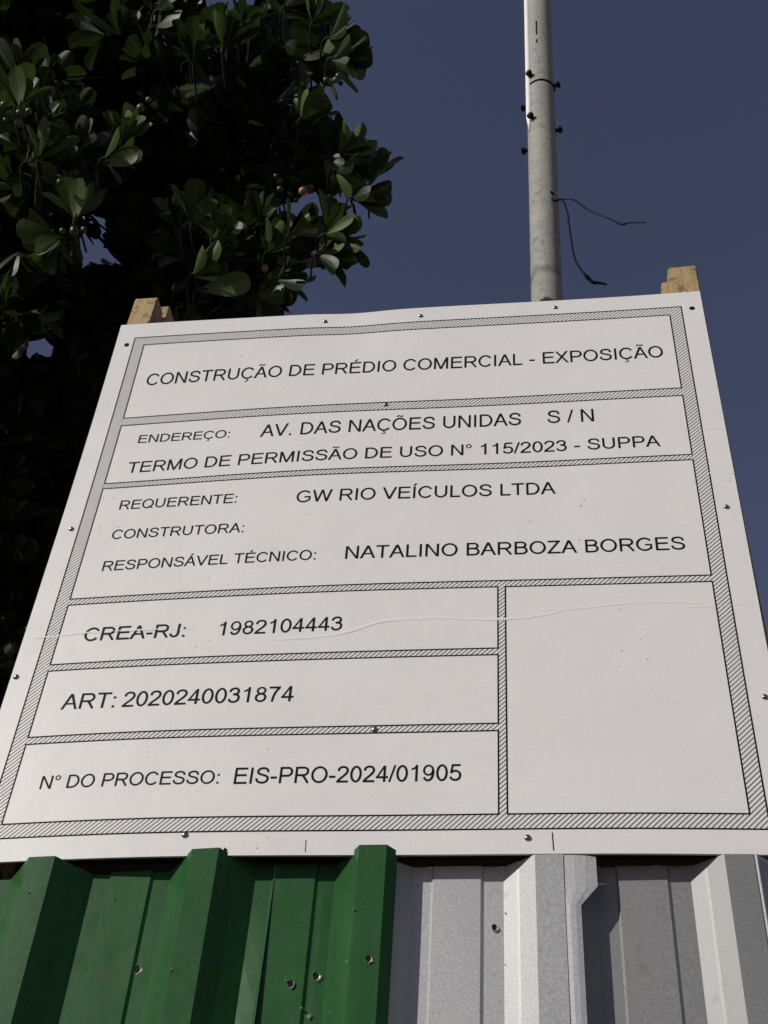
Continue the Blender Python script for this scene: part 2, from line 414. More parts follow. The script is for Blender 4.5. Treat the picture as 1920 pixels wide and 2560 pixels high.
def lettering(text, u0, u1, v0, v1, cap):
    G = Glyph(); x = 0.0
    for ch in text:
        g = Glyph(); adv = draw(g, ch); b = len(G.v)
        G.v += [(px + x, py) for px, py in g.v]; G.f += [tuple(i + b for i in f) for f in g.f]; x += adv
    xs = [p[0] for p in G.v]; a, b = min(xs), max(xs)
    out = []
    for x, y in G.v:
        t = (x - a) / (b - a); out.append(S(u0 + (u1 - u0) * t, v0 + (v1 - v0) * t + y * cap, .0007 if text.startswith('CREA') else .0004))
    mesh('lettering', out, G.f, INK, sign)
LINES = [
    ('CONSTRUÇÃO DE PRÉDIO COMERCIAL - EXPOSIÇÃO', .0899, 1.1105, 1.9525, 1.9515, .0345),
    ('ENDEREÇO:', .1066, .2877, 1.7845, 1.7815, .0218),
    ('AV. DAS NAÇÕES UNIDAS', .3474, .8373, 1.7770, 1.7790, .0340), ('S / N', .8855, .9701, 1.7800, 1.7785, .0345),
    ('TERMO DE PERMISSÃO DE USO Nº 115/2023 - SUPPA', .1004, 1.0827, 1.7035, 1.7035, .0288),
    ('REQUERENTE:', .1057, .3263, 1.6078, 1.6055, .0232), ('GW RIO VEÍCULOS LTDA', .4363, .8942, 1.5965, 1.5960, .0296),
    ('CONSTRUTORA:', .1065, .3493, 1.5343, 1.5310, .0228),
    ('RESPONSÁVEL TÉCNICO:', .1060, .4850, 1.4585, 1.4571, .0230), ('NATALINO BARBOZA BORGES', .5360, 1.1000, 1.4559, 1.4545, .0290),
    ('CREA-RJ:', .1084, .2826, 1.3022, 1.3002, .0280), ('1982104443', .3398, .5435, 1.2992, 1.3010, .0288),
    ('ART:', .1034, .1925, 1.1645, 1.1630, .0298), ('2020240031874', .2052, .4790, 1.1630, 1.1632, .0292),
    ('Nº DO PROCESSO:', .1065, .3841, 1.0185, 1.0170, .0230), ('EIS-PRO-2024/01905', .4069, .7400, 1.0158, 1.0162, .0279)]
for L in LINES: lettering(*L)
# small upright pencil ticks in the bottom margin
for u, va, vb, wd in ((.5245, .9225, .9032, .0008), (.8662, .9312, .9035, .0013)):
    F = Flat(); F.strip((u, va), (u + .001, vb), wd, .0007, 4); mesh('pencil_mark', F.v, F.f, HINK, sign)

# dome headed screws
def dome(r, h, seg=14, rings=5):
    vs = [(0, -h, 0)]; fs = []
    for j in range(1, rings + 1):
        a = j / rings * math.pi / 2
        for k in range(seg):
            th = 2 * math.pi * k / seg
            vs.append((r * math.sin(a) * math.cos(th), -h * math.cos(a), r * math.sin(a) * math.sin(th)))
    for k in range(seg): fs.append((0, 1 + k, 1 + (k + 1) % seg))
    for j in range(rings - 1):
        for k in range(seg):
            a = 1 + j * seg + k; b = 1 + j * seg + (k + 1) % seg; fs.append((a, a + seg, b + seg, b))
    return vs, fs
dm = bpy.data.meshes.new('screw'); v_, f_ = dome(.0050, .0034); dm.from_pydata(v_, [], f_); dm.shade_smooth(); dm.materials.append(SCREW)
dk = bpy.data.meshes.new('screw_dark'); v_, f_ = dome(.0056, .0016); dk.from_pydata(v_, [], f_); dk.shade_smooth(); dk.materials.append(BLACK)
for i, (u, v) in enumerate([(.44, 2.1257), (.6386, 2.1239), (.9117, 2.1277), (.0248, 1.5665), (.5822, 1.852), (1.1766, 1.5479),
                            (.6091, 1.1073), (.3489, .9322), (.8327, .9231), (1.1831, 1.1574), (.0247, 2.0851), (1.179, 2.0976), (.0095, 1.236)]):
    o = bpy.data.objects.new('screw', dk if i in (10, 11) else dm); col.objects.link(o)
    o.parent = sign; o.location = S(u, v, .0002) - sign.location

# wrinkles in the vinyl
def wrinkle(pts, wd, h, seed):
    r = random.Random(seed)
    P = smooth_path([Vector((u, v, 0)) for u, v in pts], 7); n = len(P); vs, fs = [], []
    prof = [(-1, -.15), (-.55, .25), (-.1, 1), (.35, .45), (1, -.15)]
    for i, p in enumerate(P):
        t = i / (n - 1); env = math.sin(math.pi * min(1, max(.0, t))) ** .5
        jt = (r.random() - .5) * .0012; env *= .55 + .45 * noise.noise(Vector((i * .21, seed * 3.7, 0))) * 1.6
        for a, b in prof: vs.append(S(p.x, p.y + jt + a * wd * (.4 + .6 * env), .0001 + max(-.0003, b * h * env)))
    for i in range(n - 1):
        for k in range(4):
            a = i * 5 + k; fs.append((a, a + 5, a + 6, a + 1))
    mesh('wrinkle', vs, fs, WHITE, sign, True)
wrinkle([(.005, 1.317), (.05, 1.3165), (.09, 1.3195), (.15, 1.320), (.24, 1.3195), (.30, 1.3150)], .0046, .0017, 1)
wrinkle([(.43, 1.2870), (.50, 1.2880), (.56, 1.2980), (.61, 1.3170), (.68, 1.3180)], .0050, .0013, 2)
wrinkle([(.60, 1.3190), (.69, 1.3210), (.77, 1.3150), (.84, 1.3170), (.90, 1.3310)], .0045, .0015, 3)
wrinkle([(.86, 1.3330), (.93, 1.3340), (.99, 1.3420), (1.07, 1.3420), (1.115, 1.3380)], .0030, .0009, 4)
wrinkle([(1.09, 1.3320), (1.14, 1.3320), (1.195, 1.3375)], .0026, .0008, 5)
wrinkle([(1.165, 1.7450), (1.18, 1.7440), (1.197, 1.7380)], .0026, .0010, 6)
wrinkle([(1.155, 1.6320), (1.175, 1.6230), (1.195, 1.6150)], .0030, .0014, 7)
wrinkle([(1.036, 1.245), (1.041, 1.225), (1.050, 1.195)], .0016, .0008, 8)
wrinkle([(1.030, 1.228), (1.034, 1.212)], .0014, .0006, 9)

# sawn posts behind the board
def board(name, c0, c1, y0, y1, z0, z1, mat, parent, seed=0, tilt=0.0):
    bm = bmesh.new(); r = random.Random(seed)
    n = 10; rings = []
    for j in range(n + 1):
        z = z0 + (z1 - z0) * j / n; jx = (r.random() - .5) * .003
        q = [(c0 + jx, y0), (c1 + jx, y0), (c1 + jx, y1), (c0 + jx, y1)]
        dz = [0, tilt, tilt, 0] if j == n else [0] * 4
        rings.append([bm.verts.new((x, y, z + d)) for (x, y), d in zip(q, dz)])
    for j in range(n):
        for k in range(4): bm.faces.new((rings[j][k], rings[j][(k + 1) % 4], rings[j + 1][(k + 1) % 4], rings[j + 1][k]))
    bm.faces.new(rings[0][::-1]); bm.faces.new(rings[-1])
    bmesh.ops.bevel(bm, geom=[e for e in bm.edges], offset=.0025, segments=2, affect='EDGES', clamp_overlap=True)
    bmesh.ops.recalc_face_normals(bm, faces=bm.faces)
    return bm_obj(name, bm, mat, parent)
yl = max(S(u, v).y for u in (0, 1.2) for v in (V[0], 1.8, 1.5, 1.2, V[15])) + .0055
a = at(323, 747, yl); b = at(393, 747, yl); board('wooden_post', SX * yl / min(S(0, v).y for v in (V[0], 1.9, 1.6, 1.3)) + .0105, b.x, yl, yl + .048, 0, a.z, WOOD, sign, 1)
yb = yl + .052
a = at(398, 766, yb); b = at(424, 766, yb); board('wooden_post', a.x - .03, b.x, yb, yb + .045, 0, a.z, WOOD, sign, 2)
a = at(1667, 669, yl); b = at(1744, 659, yl); board('wooden_post', a.x, (SX + 1.2) * yl / S(1.2, V[0]).y + .0015, yl, yl + .048, 0, a.z, WOOD, sign, 3, .004)
a = at(1653, 705, yb); b = at(1700, 700, yb); board('wooden_post', a.x, SX + 1.19, yb, yb + .045, 0, a.z, WOOD, sign, 4)
xa, xb = at(323, 747, yl).x, at(1744, 659, yl).x
zb = at(1200, 2150, 1.70).z
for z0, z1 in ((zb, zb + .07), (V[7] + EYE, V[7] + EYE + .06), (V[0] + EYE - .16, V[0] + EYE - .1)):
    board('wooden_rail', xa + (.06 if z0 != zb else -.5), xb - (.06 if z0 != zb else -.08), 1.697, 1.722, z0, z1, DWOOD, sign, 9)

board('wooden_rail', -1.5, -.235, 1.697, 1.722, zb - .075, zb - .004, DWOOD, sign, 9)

# ------------------------------------------------------------------ the metal fence
def profile(rib_left, x_end, x_start, wl, wf, wr, pan, depth, seam):
    """points (x, depth towards viewer) of a trapezoidal sheet; rib_left = x of the first rib's front left corner"""
    pitch = wl + wf + wr + pan; pts = []
    x0 = rib_left - wl - math.ceil((rib_left - wl - x_start) / pitch) * pitch
    while x0 < x_end + pitch:
        p = x0 + wl + wf + wr
        pts += [(x0, 0), (x0 + wl * .42, depth * .40), (x0 + wl * .5, depth * .47), (x0 + wl, depth), (x0 + wl + wf, depth), (p, 0), (p + pan * .21, 0), (p + pan * .21 + .003, seam), (p + pan * .75, seam), (p + pan * .75 + .0045, 0)]
        x0 += pitch
    return pts
def prof_y(pts, x):
    for (a, ya), (b, yb_) in zip(pts, pts[1:]):
        if a <= x <= b: return ya + (yb_ - ya) * (x - a) / max(1e-6, b - a)
    return 0
def sheet(name, pts, x0, x1, ybase, ztop, mat, parent, bend=None, seed=0, zbot=.02, rough=.0012, tilt=.28):
    xs = [x0] + [p[0] for p in pts if x0 + .0008 < p[0] < x1 - .0008] + [x1]
    full = []
    for a, b in zip(xs, xs[1:]):
        k = max(1, int((b - a) / .02))
        full += [a + (b - a) * t / k for t in range(k)]
    full.append(xs[-1]); r = random.Random(seed)
    depths = [0, .004, .02, .05, .09, .14, .2, .27, .35, .5, .8, 1.2, 1.7, 2.46]
    vs, fs = [], []; nx = len(full)
    for j, dz in enumerate(depths):
        for i, x in enumerate(full):
            zt = ztop(x) + tilt * prof_y(pts, x) + ((r.random() - .5) * rough if j == 0 else 0)
            z = max(zbot, zt - dz)
            y = ybase - prof_y(pts, x)
            y += .0008 * noise.noise(Vector((x * 7, z * 4, seed)))
            if bend: y -= bend(x, dz)
            vs.append((x, y, z))
    for j in range(len(depths) - 1):
        for i in range(nx - 1):
            a = j * nx + i; fs.append((a, a + nx, a + nx + 1, a + 1))
    o = mesh(name, vs, fs, [mat, CUT], parent)
    md = o.modifiers.new('thickness', 'SOLIDIFY'); md.thickness = .0009; md.offset = 0; md.material_offset_rim = 1
    return o
# green sheets
gx = -.7225 - .019
GP = profile(gx, -.1, -2.4, .037, .038, .048, .1125, .039, .0035)
GY = 1.596
green = empty('green_metal_fence', (-1.2, GY, 0))
tag(green, 'dark green corrugated metal fence sheets with nail holes below the left half of the board', 'fence')
lapx = at(692, 2160, GY).x
def ztA(x): return EYE + .8945 + .048 * (x + .48) if x < -.48 else EYE + .8945 + .02 * (x + .48)
def ztB(x): return EYE + .8985 - .01 * (x + .3)
def bendA(x, dz):
    s = max(0, 1 - (lapx - x) / .042); return .0012 + .007 * s * min(1, dz / .25)
xr3 = at(971, 2106, GY - .039).x
GPB = [(x + 0.0, d) for x, d in GP]
sheet('metal_sheet', GPB, lapx - .07, xr3 + .012, GY, ztB, GREEN, green, seed=3)
sheet('metal_sheet', GP, -1.35, lapx, GY, ztA, GREEN, green, bend=bendA, seed=4)
sheet('metal_sheet', GP, -2.4, -1.29, GY + .002, lambda x: EYE + .86, GREEN, green, seed=5)
# galvanised sheets
GVP = profile(-.0122 - .0185, .9, -.4, .044, .037, .044, .125, .033, .0032)
VY = 1.600
galv = empty('galvanised_metal_fence', (.3, VY, 0))
tag(galv, 'bare grey galvanised corrugated fence sheets below the right half of the board', 'fence')
gt = at(1150, 2170, VY).z - .0005
sheet('metal_sheet', GVP, -.2385, .0067, VY - .0022, lambda x: gt, GALV, galv, seed=6, rough=.0006, tilt=.0)
sheet('metal_sheet', GVP, -.012, .262, VY, lambda x: gt, GALV_DARK, galv, seed=8, rough=.0006, tilt=.0)
sheet('metal_sheet', GVP, .2585, 1.15, VY - .0022, lambda x: gt - .001, GALV, galv, seed=10, rough=.0006, tilt=.0)
# lips at the rib edges, the wide one added as a patch of light: a full tab at the top, a narrow strip below
def lip(x, full, strip, tab, seed):
    yy = VY - .0335; vs, fs = [], []; zt = gt
    rows = [(0, full), (tab * .5, full), (tab - .004, full), (tab + .014, strip), (tab + .2, strip), (1.0, strip), (2.4, strip)]
    for dz, wd in rows:
        for k in range(4):
            t = k / 3; drop = (.010 * t if full > strip and abs(dz - tab) < .005 else 0)
            vs.append((x + wd * t, yy + .10 * wd * t - .0015 * math.sin(3.1 * t), zt - dz + drop))
    for j in range(len(rows) - 1):
        for k in range(3):
            a = j * 4 + k; fs.append((a, a + 4, a + 5, a + 1))
    o = mesh('lap_and_light_lip', vs, fs, [GALV_LIT, CUT], galv); md = o.modifiers.new('thickness', 'SOLIDIFY'); md.thickness = .0008; md.offset = 0; md.material_offset_rim = 1
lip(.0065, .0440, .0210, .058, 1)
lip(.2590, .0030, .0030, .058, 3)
sheet('metal_sheet', GVP, 1.12, 2.1, VY + .0012, lambda x: gt, GALV, galv, seed=9, rough=.0006, tilt=.0)
# horizontal fence rail behind
# nail holes torn in the sheets
def hole(px, py, root, ybase, pts, r, seed, chip=False):
    Y = ybase
    for _ in range(6):
        p = at(px, py, Y); Y = ybase - prof_y(pts, p.x)
    c = at(px, py, Y - .0017); rr = random.Random(seed)
    n = 14
    if not chip:
        vs = [c + Vector((0, -.0002, 0))] + [c + Vector((r * .62 * math.cos(k / n * 6.283), -.0002, r * .8 * math.sin(k / n * 6.283))) for k in range(n)]
        mesh('nail_hole', vs, [(0, 1 + k, 1 + (k + 1) % n) for k in range(n)], BLACK, root)
    vs, fs = [], []
    for k in range(n):
        th = k / n * 6.283
        wdt = r * (.04 + .5 * max(0, math.cos(th + .5)) ** 2 * (.4 + 1.1 * rr.random()) + .12 * rr.random()) if not chip else r * (.25 + .3 * rr.random())
        ri = r * .62 if not chip else 0.0005
        for q, h in ((ri, .0003), (ri + wdt * .5, .0016), (ri + wdt, .0002)):
            vs.append(c + Vector((q * math.cos(th), -h, q * 1.2 * math.sin(th))))
    for k in range(n):
        for m in range(2):
            a = k * 3 + m; b = ((k + 1) % n) * 3 + m; fs.append((a, a + 1, b + 1, b))
    mesh('torn_rim' if not chip else 'paint_chip', vs, fs, CUT, root)
for i, (px, py, r) in enumerate([(343, 2424, .0072), (727, 2460, .0062), (790, 2441, .0068), (921, 2397, .0060)]): hole(px, py, green, GY, GP, r, i)
for i, (px, py, r) in enumerate([(773, 2542, .0055), (868, 2405, .0034), (429, 2425, .0024), (885, 2275, .0022), (753, 2520, .0028), (716, 2452, .002), (286, 2248, .0012), (72, 2232, .0013)]): hole(px, py, green, GY, GP, r, i + 20, True)
hole(1236, 2319, galv, VY - .0024, GVP, .0056, 9)
hole(1263, 2283, galv, VY - .0024, GVP, .0018, 31, True); hole(1264, 2413, galv, VY, GVP, .002, 32, True)

# ------------------------------------------------------------------ the pole
PY = 4.3
pb, pt = at(1367.5, 755, PY), at(1344.5, 0, PY)
ax = (pt - pb).normalized()
base = pb - ax * (pb.z / ax.z); top = pt + ax * 3.2
scale_b = (at(1407, 755, PY) - at(1328, 755, PY)).length / 2 * 1.0
scale_t = (at(1376, 0, PY) - at(1313, 0, PY)).length / 2
Lb = (pb - base).length; Lt = (pt - base).length
def prad(s): return scale_b + (scale_t - scale_b) * (s - Lb) / (Lt - Lb)
pole = empty('street_pole', (base.x, base.y, 0))
tag(pole, 'tall pale weathered pole with bolts and two loose wires behind the board', 'pole')
Ltot = (top - base).length
path = [base + ax * (Ltot * k / 60) for k in range(61)]
v_, f_ = tube(path, [prad(Ltot * k / 60) for k in range(61)], 40); mesh('shaft', v_, f_, POLE, pole, True)
def on_pole(px, py):                        # distance along the axis at the height seen at py
    p = at(px, py, PY); return (p.z - base.z) / ax.z
side = Vector((1, 0, 0))
vw = (Vector((0, 0, EYE)) - pb); vw.z = 0; vw.normalize(); sd = Vector((-vw.y, vw.x, 0))   # vw towards viewer, sd to the viewer's right
if sd.x < 0: sd = -sd
def pp(s, ang, extra=0.0):                  # point on the pole's surface: ang from the viewer's side, positive to the right
    return base + ax * s + (vw * math.cos(R(ang)) + sd * math.sin(R(ang))) * (prad(s) + extra)
# pale pipe added in place of the bright sunlight on the left edge
s0 = on_pole(1320, 345)
EDGE_LIGHT = m_simple('sunlit_edge_tone', (.86, .86, .80), .4, .03)
pts = [pp(s0 + .0 + (Ltot - s0) * k / 30, -57, .001) for k in range(31)]
v_, f_ = tube(pts, [.006] + [.021] * 30, 14); mesh('sunlit_edge_pipe', v_, f_, EDGE_LIGHT, pole, True)
# strap
ss = on_pole(1350, 232)
ring = [pp(ss, a_, .003) for a_ in range(-95, 96, 8)]
v_, f_ = tube(ring, .007, 8); mesh('strap', v_, f_, BLACK, pole, True)
def bolt(px, py, ang, ln=.028, r=.009):
    s_ = on_pole(px, py); d = (vw * math.cos(R(ang)) + sd * math.sin(R(ang)))
    p0 = pp(s_, ang, -.004)
    v1, f1 = tube([p0, p0 + d * ln], r * .6, 8)
    h0 = p0 + d * (ln * .5); v2, f2 = tube([h0, h0 + d * r], r, 6)
    n = len(v1); mesh('bolt', v1 + v2, f1 + [tuple(i + n for i in f) for f in f2], BLACK, pole)
for px, py, ang in ((1330, 214, -38), (1385, 222, 78), (1335, 321, -36), (1388, 333, 80), (1312, 262, -100), (1316, 372, -96)): bolt(px, py, ang, .048 if abs(ang) > 60 else .042, .023)
# access hole with the two loose wires
hs = on_pole(1374, 510); c = pp(hs, 36, .001); d = (c - (base + ax * hs)).normalized(); tx = d.cross(Vector((0, 0, 1))).normalized()
vs = [c] + [c + tx * (.016 * math.cos(k / 12 * 6.283)) + Vector((0, 0, .022 * math.sin(k / 12 * 6.283))) for k in range(12)]
mesh('cable_hole', vs, [(0, 1 + k, 1 + (k + 1) % 12) for k in range(12)], BLACK, pole)
WIRE = m_black('dark_cable', .4)
def wire(pix, r0, r1):
    P = [c - d * .02] + [at(px, py, PY - .09 - .03 * i) for i, (px, py) in enumerate(pix)]
    P = smooth_path(P, 6); n = len(P)
    rad = [r0 if k < n * .72 else r1 * (1 - .6 * (k - n * .72) / (n * .28)) for k in range(n)]
    v_, f_ = tube(P, rad, 8); mesh('loose_wire', v_, f_, WIRE, pole, True)
wire([(1384, 501), (1400, 497), (1436, 500), (1470, 524), (1520, 545), (1552, 560), (1575, 556), (1613, 556)], .0055, .0078)
wire([(1386, 502), (1406, 500), (1418, 530), (1424, 570), (1433, 630), (1446, 664), (1478, 703), (1496, 707), (1516, 711)], .0058, .0115)
# dark seams on the shaft
for px, y0, y1 in ((1341, 84, 118), (1343, 130, 138)):
    s1, s2 = on_pole(px, y1), on_pole(px, y0)
    v_, f_ = tube([pp(s1 + (s2 - s1) * k / 4, -9, 0.0005) for k in range(5)], .005, 6); mesh('seam', v_, f_, BLACK, pole)

# ------------------------------------------------------------------ the tree
tree = empty('broadleaf_tree', (-2.6, 5.2, 0))
tag(tree, 'dark dense tree with thick leaves and round fruits behind the board at left', 'tree')
NL, NW = 8, 4
LT = [0, .12, .28, .45, .62, .77, .89, .965, 1.0]
def leaf_shape():
    vs, uv = [], []
    for i in range(NL + 1):
        t = LT[i]
        wd = [.03, .085, .16, .225, .262, .265, .228, .155, .035][i]
        for j in range(NW + 1):
            s = (j / NW - .5) * 2
            vs.append((s * wd, t, .075 * abs(s) * wd * 4 + .10 * t * t + .012 * math.sin(9 * t) * s))
            uv.append((j / NW, t))
    fs = [(i * (NW + 1) + j, i * (NW + 1) + j + 1, (i + 1) * (NW + 1) + j + 1, (i + 1) * (NW + 1) + j) for i in range(NL) for j in range(NW)]
    return np.array(vs), np.array(uv), np.array(fs)
LV, LUV, LF = leaf_shape()
leaf_shapes = []
for k in range(8):                           # alike leaves in eight bends
    v = LV.copy(); r1, r2, r3 = rng.uniform(-.22, .22), rng.uniform(.82, 1.12), rng.uniform(-.12, .12)
    v[:, 0] *= r2; v[:, 2] += -r1 * v[:, 1] ** 2 + rng.uniform(-.1, .2) * np.abs(v[:, 0]); v[:, 0] += r3 * v[:, 1] ** 2
    leaf_shapes.append(v)
def frame_from(d, roll):
    d = d / np.linalg.norm(d); h = np.array([0, 0, 1.0]) if abs(d[2]) < .95 else np.array([1.0, 0, 0])
    x = np.cross(d, h); x /= np.linalg.norm(x); z = np.cross(x, d)
    c_, s_ = math.cos(roll), math.sin(roll)
    return np.stack([x * c_ + z * s_, d, z * c_ - x * s_], 1)      # columns: width, length, normal
leaves = []                                  # (origin, 3x3, shape index, forced)
def rosette(p, axis, n, size, forced=False, spread=(15, 72)):
    axis = axis / np.linalg.norm(axis); M = frame_from(axis, 0); ph = rng.uniform(0, 6.28)
    for k in range(n):
        t = R(spread[0] + (spread[1] - spread[0]) * (k + .5) / n + rng.uniform(-8, 8)); f = ph + k * 2.39996 + rng.uniform(-.25, .25)
        d = M[:, 1] * math.cos(t) + (M[:, 0] * math.cos(f) + M[:, 2] * math.sin(f)) * math.sin(t)
        # the leaf's upper face looks back along the axis
        x = np.cross(d, axis); x /= max(1e-6, np.linalg.norm(x)); z = np.cross(x, d)
        if z @ axis < 0: z = -z; x = -x
        tw = rng.uniform(-.5, .5); x2 = x * math.cos(tw) + z * math.sin(tw); z2 = z * math.cos(tw) - x * math.sin(tw)
        L = size * rng.uniform(.78, 1.15)
        leaves.append((p + d * .006, np.stack([x2, d, z2], 1) * L, int(rng.integers(8)), forced))
def in_poly(px, py, poly):
    c_ = False; n = len(poly)
    for i in range(n):
        x1, y1 = poly[i]; x2, y2 = poly[(i + 1) % n]
        if (y1 > py) != (y2 > py) and px < (x2 - x1) * (py - y1) / (y2 - y1) + x1: c_ = not c_
    return c_
OUT = [(-9000, -9000), (445, -9000), (450, -40), (425, 60), (395, 95), (440, 105), (500, 85), (560, 55), (610, 60), (640, 0), (640, -9000), (750, -9000), (760, 10), (850, 45), (905, 100), (905, 175), (840, 205),
       (770, 195), (745, 225), (740, 262), (800, 265), (850, 310), (905, 350), (905, 430), (870, 470), (835, 500), (790, 485), (740, 500), (705, 440), (670, 440), (690, 520), (740, 545), (800, 530), (855, 590), (850, 650), (785, 685), (710, 680), (700, 720), (720, 790), (690, 900), (0, 9000), (-9000, 9000)]
HOLES = [[(172, 690), (168, 640), (190, 600), (205, 570), (240, 610), (290, 640), (318, 650), (300, 668), (262, 648), (215, 650), (200, 690)], [(228, 535), (240, 540), (272, 565), (262, 572), (238, 560)], [(312, 622), (342, 620), (335, 638), (314, 640)],
         [(66, 850), (128, 842), (124, 905), (100, 880), (84, 876), (74, 900), (60, 890)], [(60, 900), (75, 905), (78, 930), (62, 925)]]
def in_poly_np(px, py, poly):
    c_ = np.zeros(px.shape, bool); n = len(poly)
    for i in range(n):
        x1, y1 = poly[i]; x2, y2 = poly[(i + 1) % n]
        if y1 == y2: continue
        c_ ^= ((y1 > py) != (y2 > py)) & (px < (x2 - x1) * (py - y1) / (y2 - y1) + x1)
    return c_
def clear_all(L):
    """which leaves stay inside the crown's outline and out of its gaps"""
    p = np.array([l[0] for l in L]); M = np.array([l[1] for l in L]); d, sd_ = M[:, :, 1], M[:, :, 0]
    ok = np.ones(len(L), bool); front = ((p - np.array([0, 0, EYE])) @ np.array(fw)) > .3
    for t, w_ in ((0, 0), (.5, 0), (1, 0), (.75, 0), (.65, .25), (.65, -.25), (.9, .18), (.9, -.18), (.4, .18), (.4, -.18)):
        x, y, z = to_px(p + d * t + sd_ * w_)
        good = in_poly_np(x, y, OUT)
        for h in HOLES: good &= ~in_poly_np(x, y, h)
        ok &= good | ~front
    return ok
eye = np.array([0, 0, EYE])
def fnp(px, py, d): return np.array(far(px, py, d))
# crown clumps: px, py, radius in px, distance
CL = [(840, 125, 80, 3.75), (700, -10, 85, 3.95), (560, 150, 95, 3.9), (330, 50, 130, 4.2), (690, 220, 100, 4.05), (600, 350, 120, 4.2), (800, 340, 70, 3.85), (850, 410, 70, 3.75),
      (740, 390, 80, 4.0), (690, 640, 90, 3.85), (800, 610, 70, 3.7), (660, 740, 70, 3.9), (560, 500, 120, 4.2), (550, 660, 120, 3.9), (470, 760, 100, 3.9), (620, 700, 90, 4.1), (480, 250, 170, 4.5), (250, 230, 190, 4.6),
      (80, 100, 190, 4.5), (90, 300, 120, 3.8), (130, 430, 110, 3.7), (40, 560, 130, 4.0), (400, 450, 150, 4.3), (400, 650, 110, 4.1), (60, 730, 110, 4.1), (220, 780, 120, 4.4), (340, 820, 120, 4.3),
      (180, 970, 150, 4.6), (30, 1050, 160, 4.5), (60, 1250, 170, 4.6), (-40, 1450, 180, 4.5), (-90, 1650, 180, 4.5), (-150, 1850, 180, 4.5), (230, 500, 100, 4.4), (300, 360, 150, 4.9), (560, 40, 60, 4.3),
      (-150, 200, 220, 4.6), (-180, 600, 220, 4.6), (-200, 1000, 220, 4.7), (300, -150, 240, 5.0), (650, -200, 200, 4.8), (0, -180, 240, 4.9), (-300, -100, 260, 5.0), (-400, 400, 260, 5.0), (-420, 900, 260, 5.0)]
for k, (px, py, rp, dist) in enumerate(CL):
    c3 = fnp(px, py, dist); r3 = rp / FPX * dist
    nr = int(31 * (rp / 110) ** 2)
    for i in range(nr):
        d = rng.normal(size=3); d /= np.linalg.norm(d); q = c3 + d * r3 * rng.uniform(.35, 1.0) + (c3 - eye) / dist * rng.uniform(-.1, .5)
        axv = d * .8 + np.array([0, 0, .8]) + rng.normal(size=3) * .25
        rosette(q, axv, int(rng.integers(8, 12)), rng.uniform(.082, .112))
# deep interior mass behind, closing the crown
for i in range(2300):
    px, py = rng.uniform(-500, 900), rng.uniform(-400, 2100)
    if not in_poly(px, py, OUT): continue
    q = fnp(px, py, rng.uniform(5.0, 7.4)); axv = rng.normal(size=3) + np.array([0, 0, .5])
    rosette(q, axv, 8, rng.uniform(.13, .17))
# upper crown beyond the top of the frame, shading what hangs below
for i in range(900):
    q = np.array([rng.uniform(-4.6, -.6), rng.uniform(1.6, 6.0), rng.uniform(6.3, 8.3)])
    if ((q[0] + 2.6) / 2.3) ** 2 + ((q[1] - 3.8) / 2.4) ** 2 > 1: continue
    x, y, z = to_px(q)
    if z > 0 and (y > -140 and x > 380): continue
    rosette(q, rng.normal(size=3) + np.array([0, 0, .8]), 8, rng.uniform(.12, .16))
for i in range(1100):                        # left flank of the crown, outside the frame
    q = np.array([rng.uniform(-5.2, -2.2), rng.uniform(1.2, 6.0), rng.uniform(2.6, 6.6)])
    x, y, z = to_px(q)
    if z > 0 and x > -160: continue
    rosette(q, rng.normal(size=3) + np.array([-.5, -.3, .5]), 8, rng.uniform(.12, .16))
# sprigs along the right-hand outline: px, py, distance, direction on the picture, leaves
SPR = [(838, 100, 3.55, 8, 9), (850, 150, 3.5, -8, 9), (800, 60, 3.6, 62, 7), (730, 20, 3.7, 40, 8), (560, 120, 3.6, 70, 8), (600, 75, 3.7, 60, 5), (395, 30, 3.9, 10, 7), (390, 70, 3.9, -5, 6), (470, 120, 3.8, 85, 6),
       (862, 385, 3.5, 12, 9), (855, 430, 3.5, -8, 8), (900, 497, 3.45, 5, 6), (770, 300, 3.6, 50, 8), (740, 245, 3.7, -10, 6), (830, 590, 3.45, 12, 9), (815, 640, 3.45, -10, 8), (740, 590, 3.5, 45, 8), (690, 700, 3.6, -12, 6), (640, 740, 3.6, 10, 5),
       (480, 690, 3.4, 30, 8), (530, 600, 3.5, 80, 7), (100, 395, 3.4, 60, 8), (185, 545, 3.35, 85, 8), (260, 400, 3.4, 15, 6), (40, 270, 3.4, 70, 8), (480, 560, 3.45, 75, 7), (150, 600, 3.5, 185, 7), (650, 560, 3.7, 100, 7), (700, 480, 3.9, 110, 5)]
nrt, nup, nfw = np.array(rt), np.array(up), np.array(fw)
tips = []
for px, py, dist, ang, n in SPR + [(a_ - 75 + 40 * ((i * 5) % 4), b_ + 45 - 30 * (i % 4), c_ + .12, (g_ + 50 * (i % 3) - 40), 9) for i, (a_, b_, c_, g_, n_) in enumerate(SPR)]:
    if px > 700: px -= 18
    p = fnp(px, py, dist); a_ = nrt * math.cos(R(ang)) + nup * math.sin(R(ang)) - nfw * .15
    rosette(p, a_, n, .094 if dist > 3.46 else .097, True, (12, 62)); tips.append((p, a_))
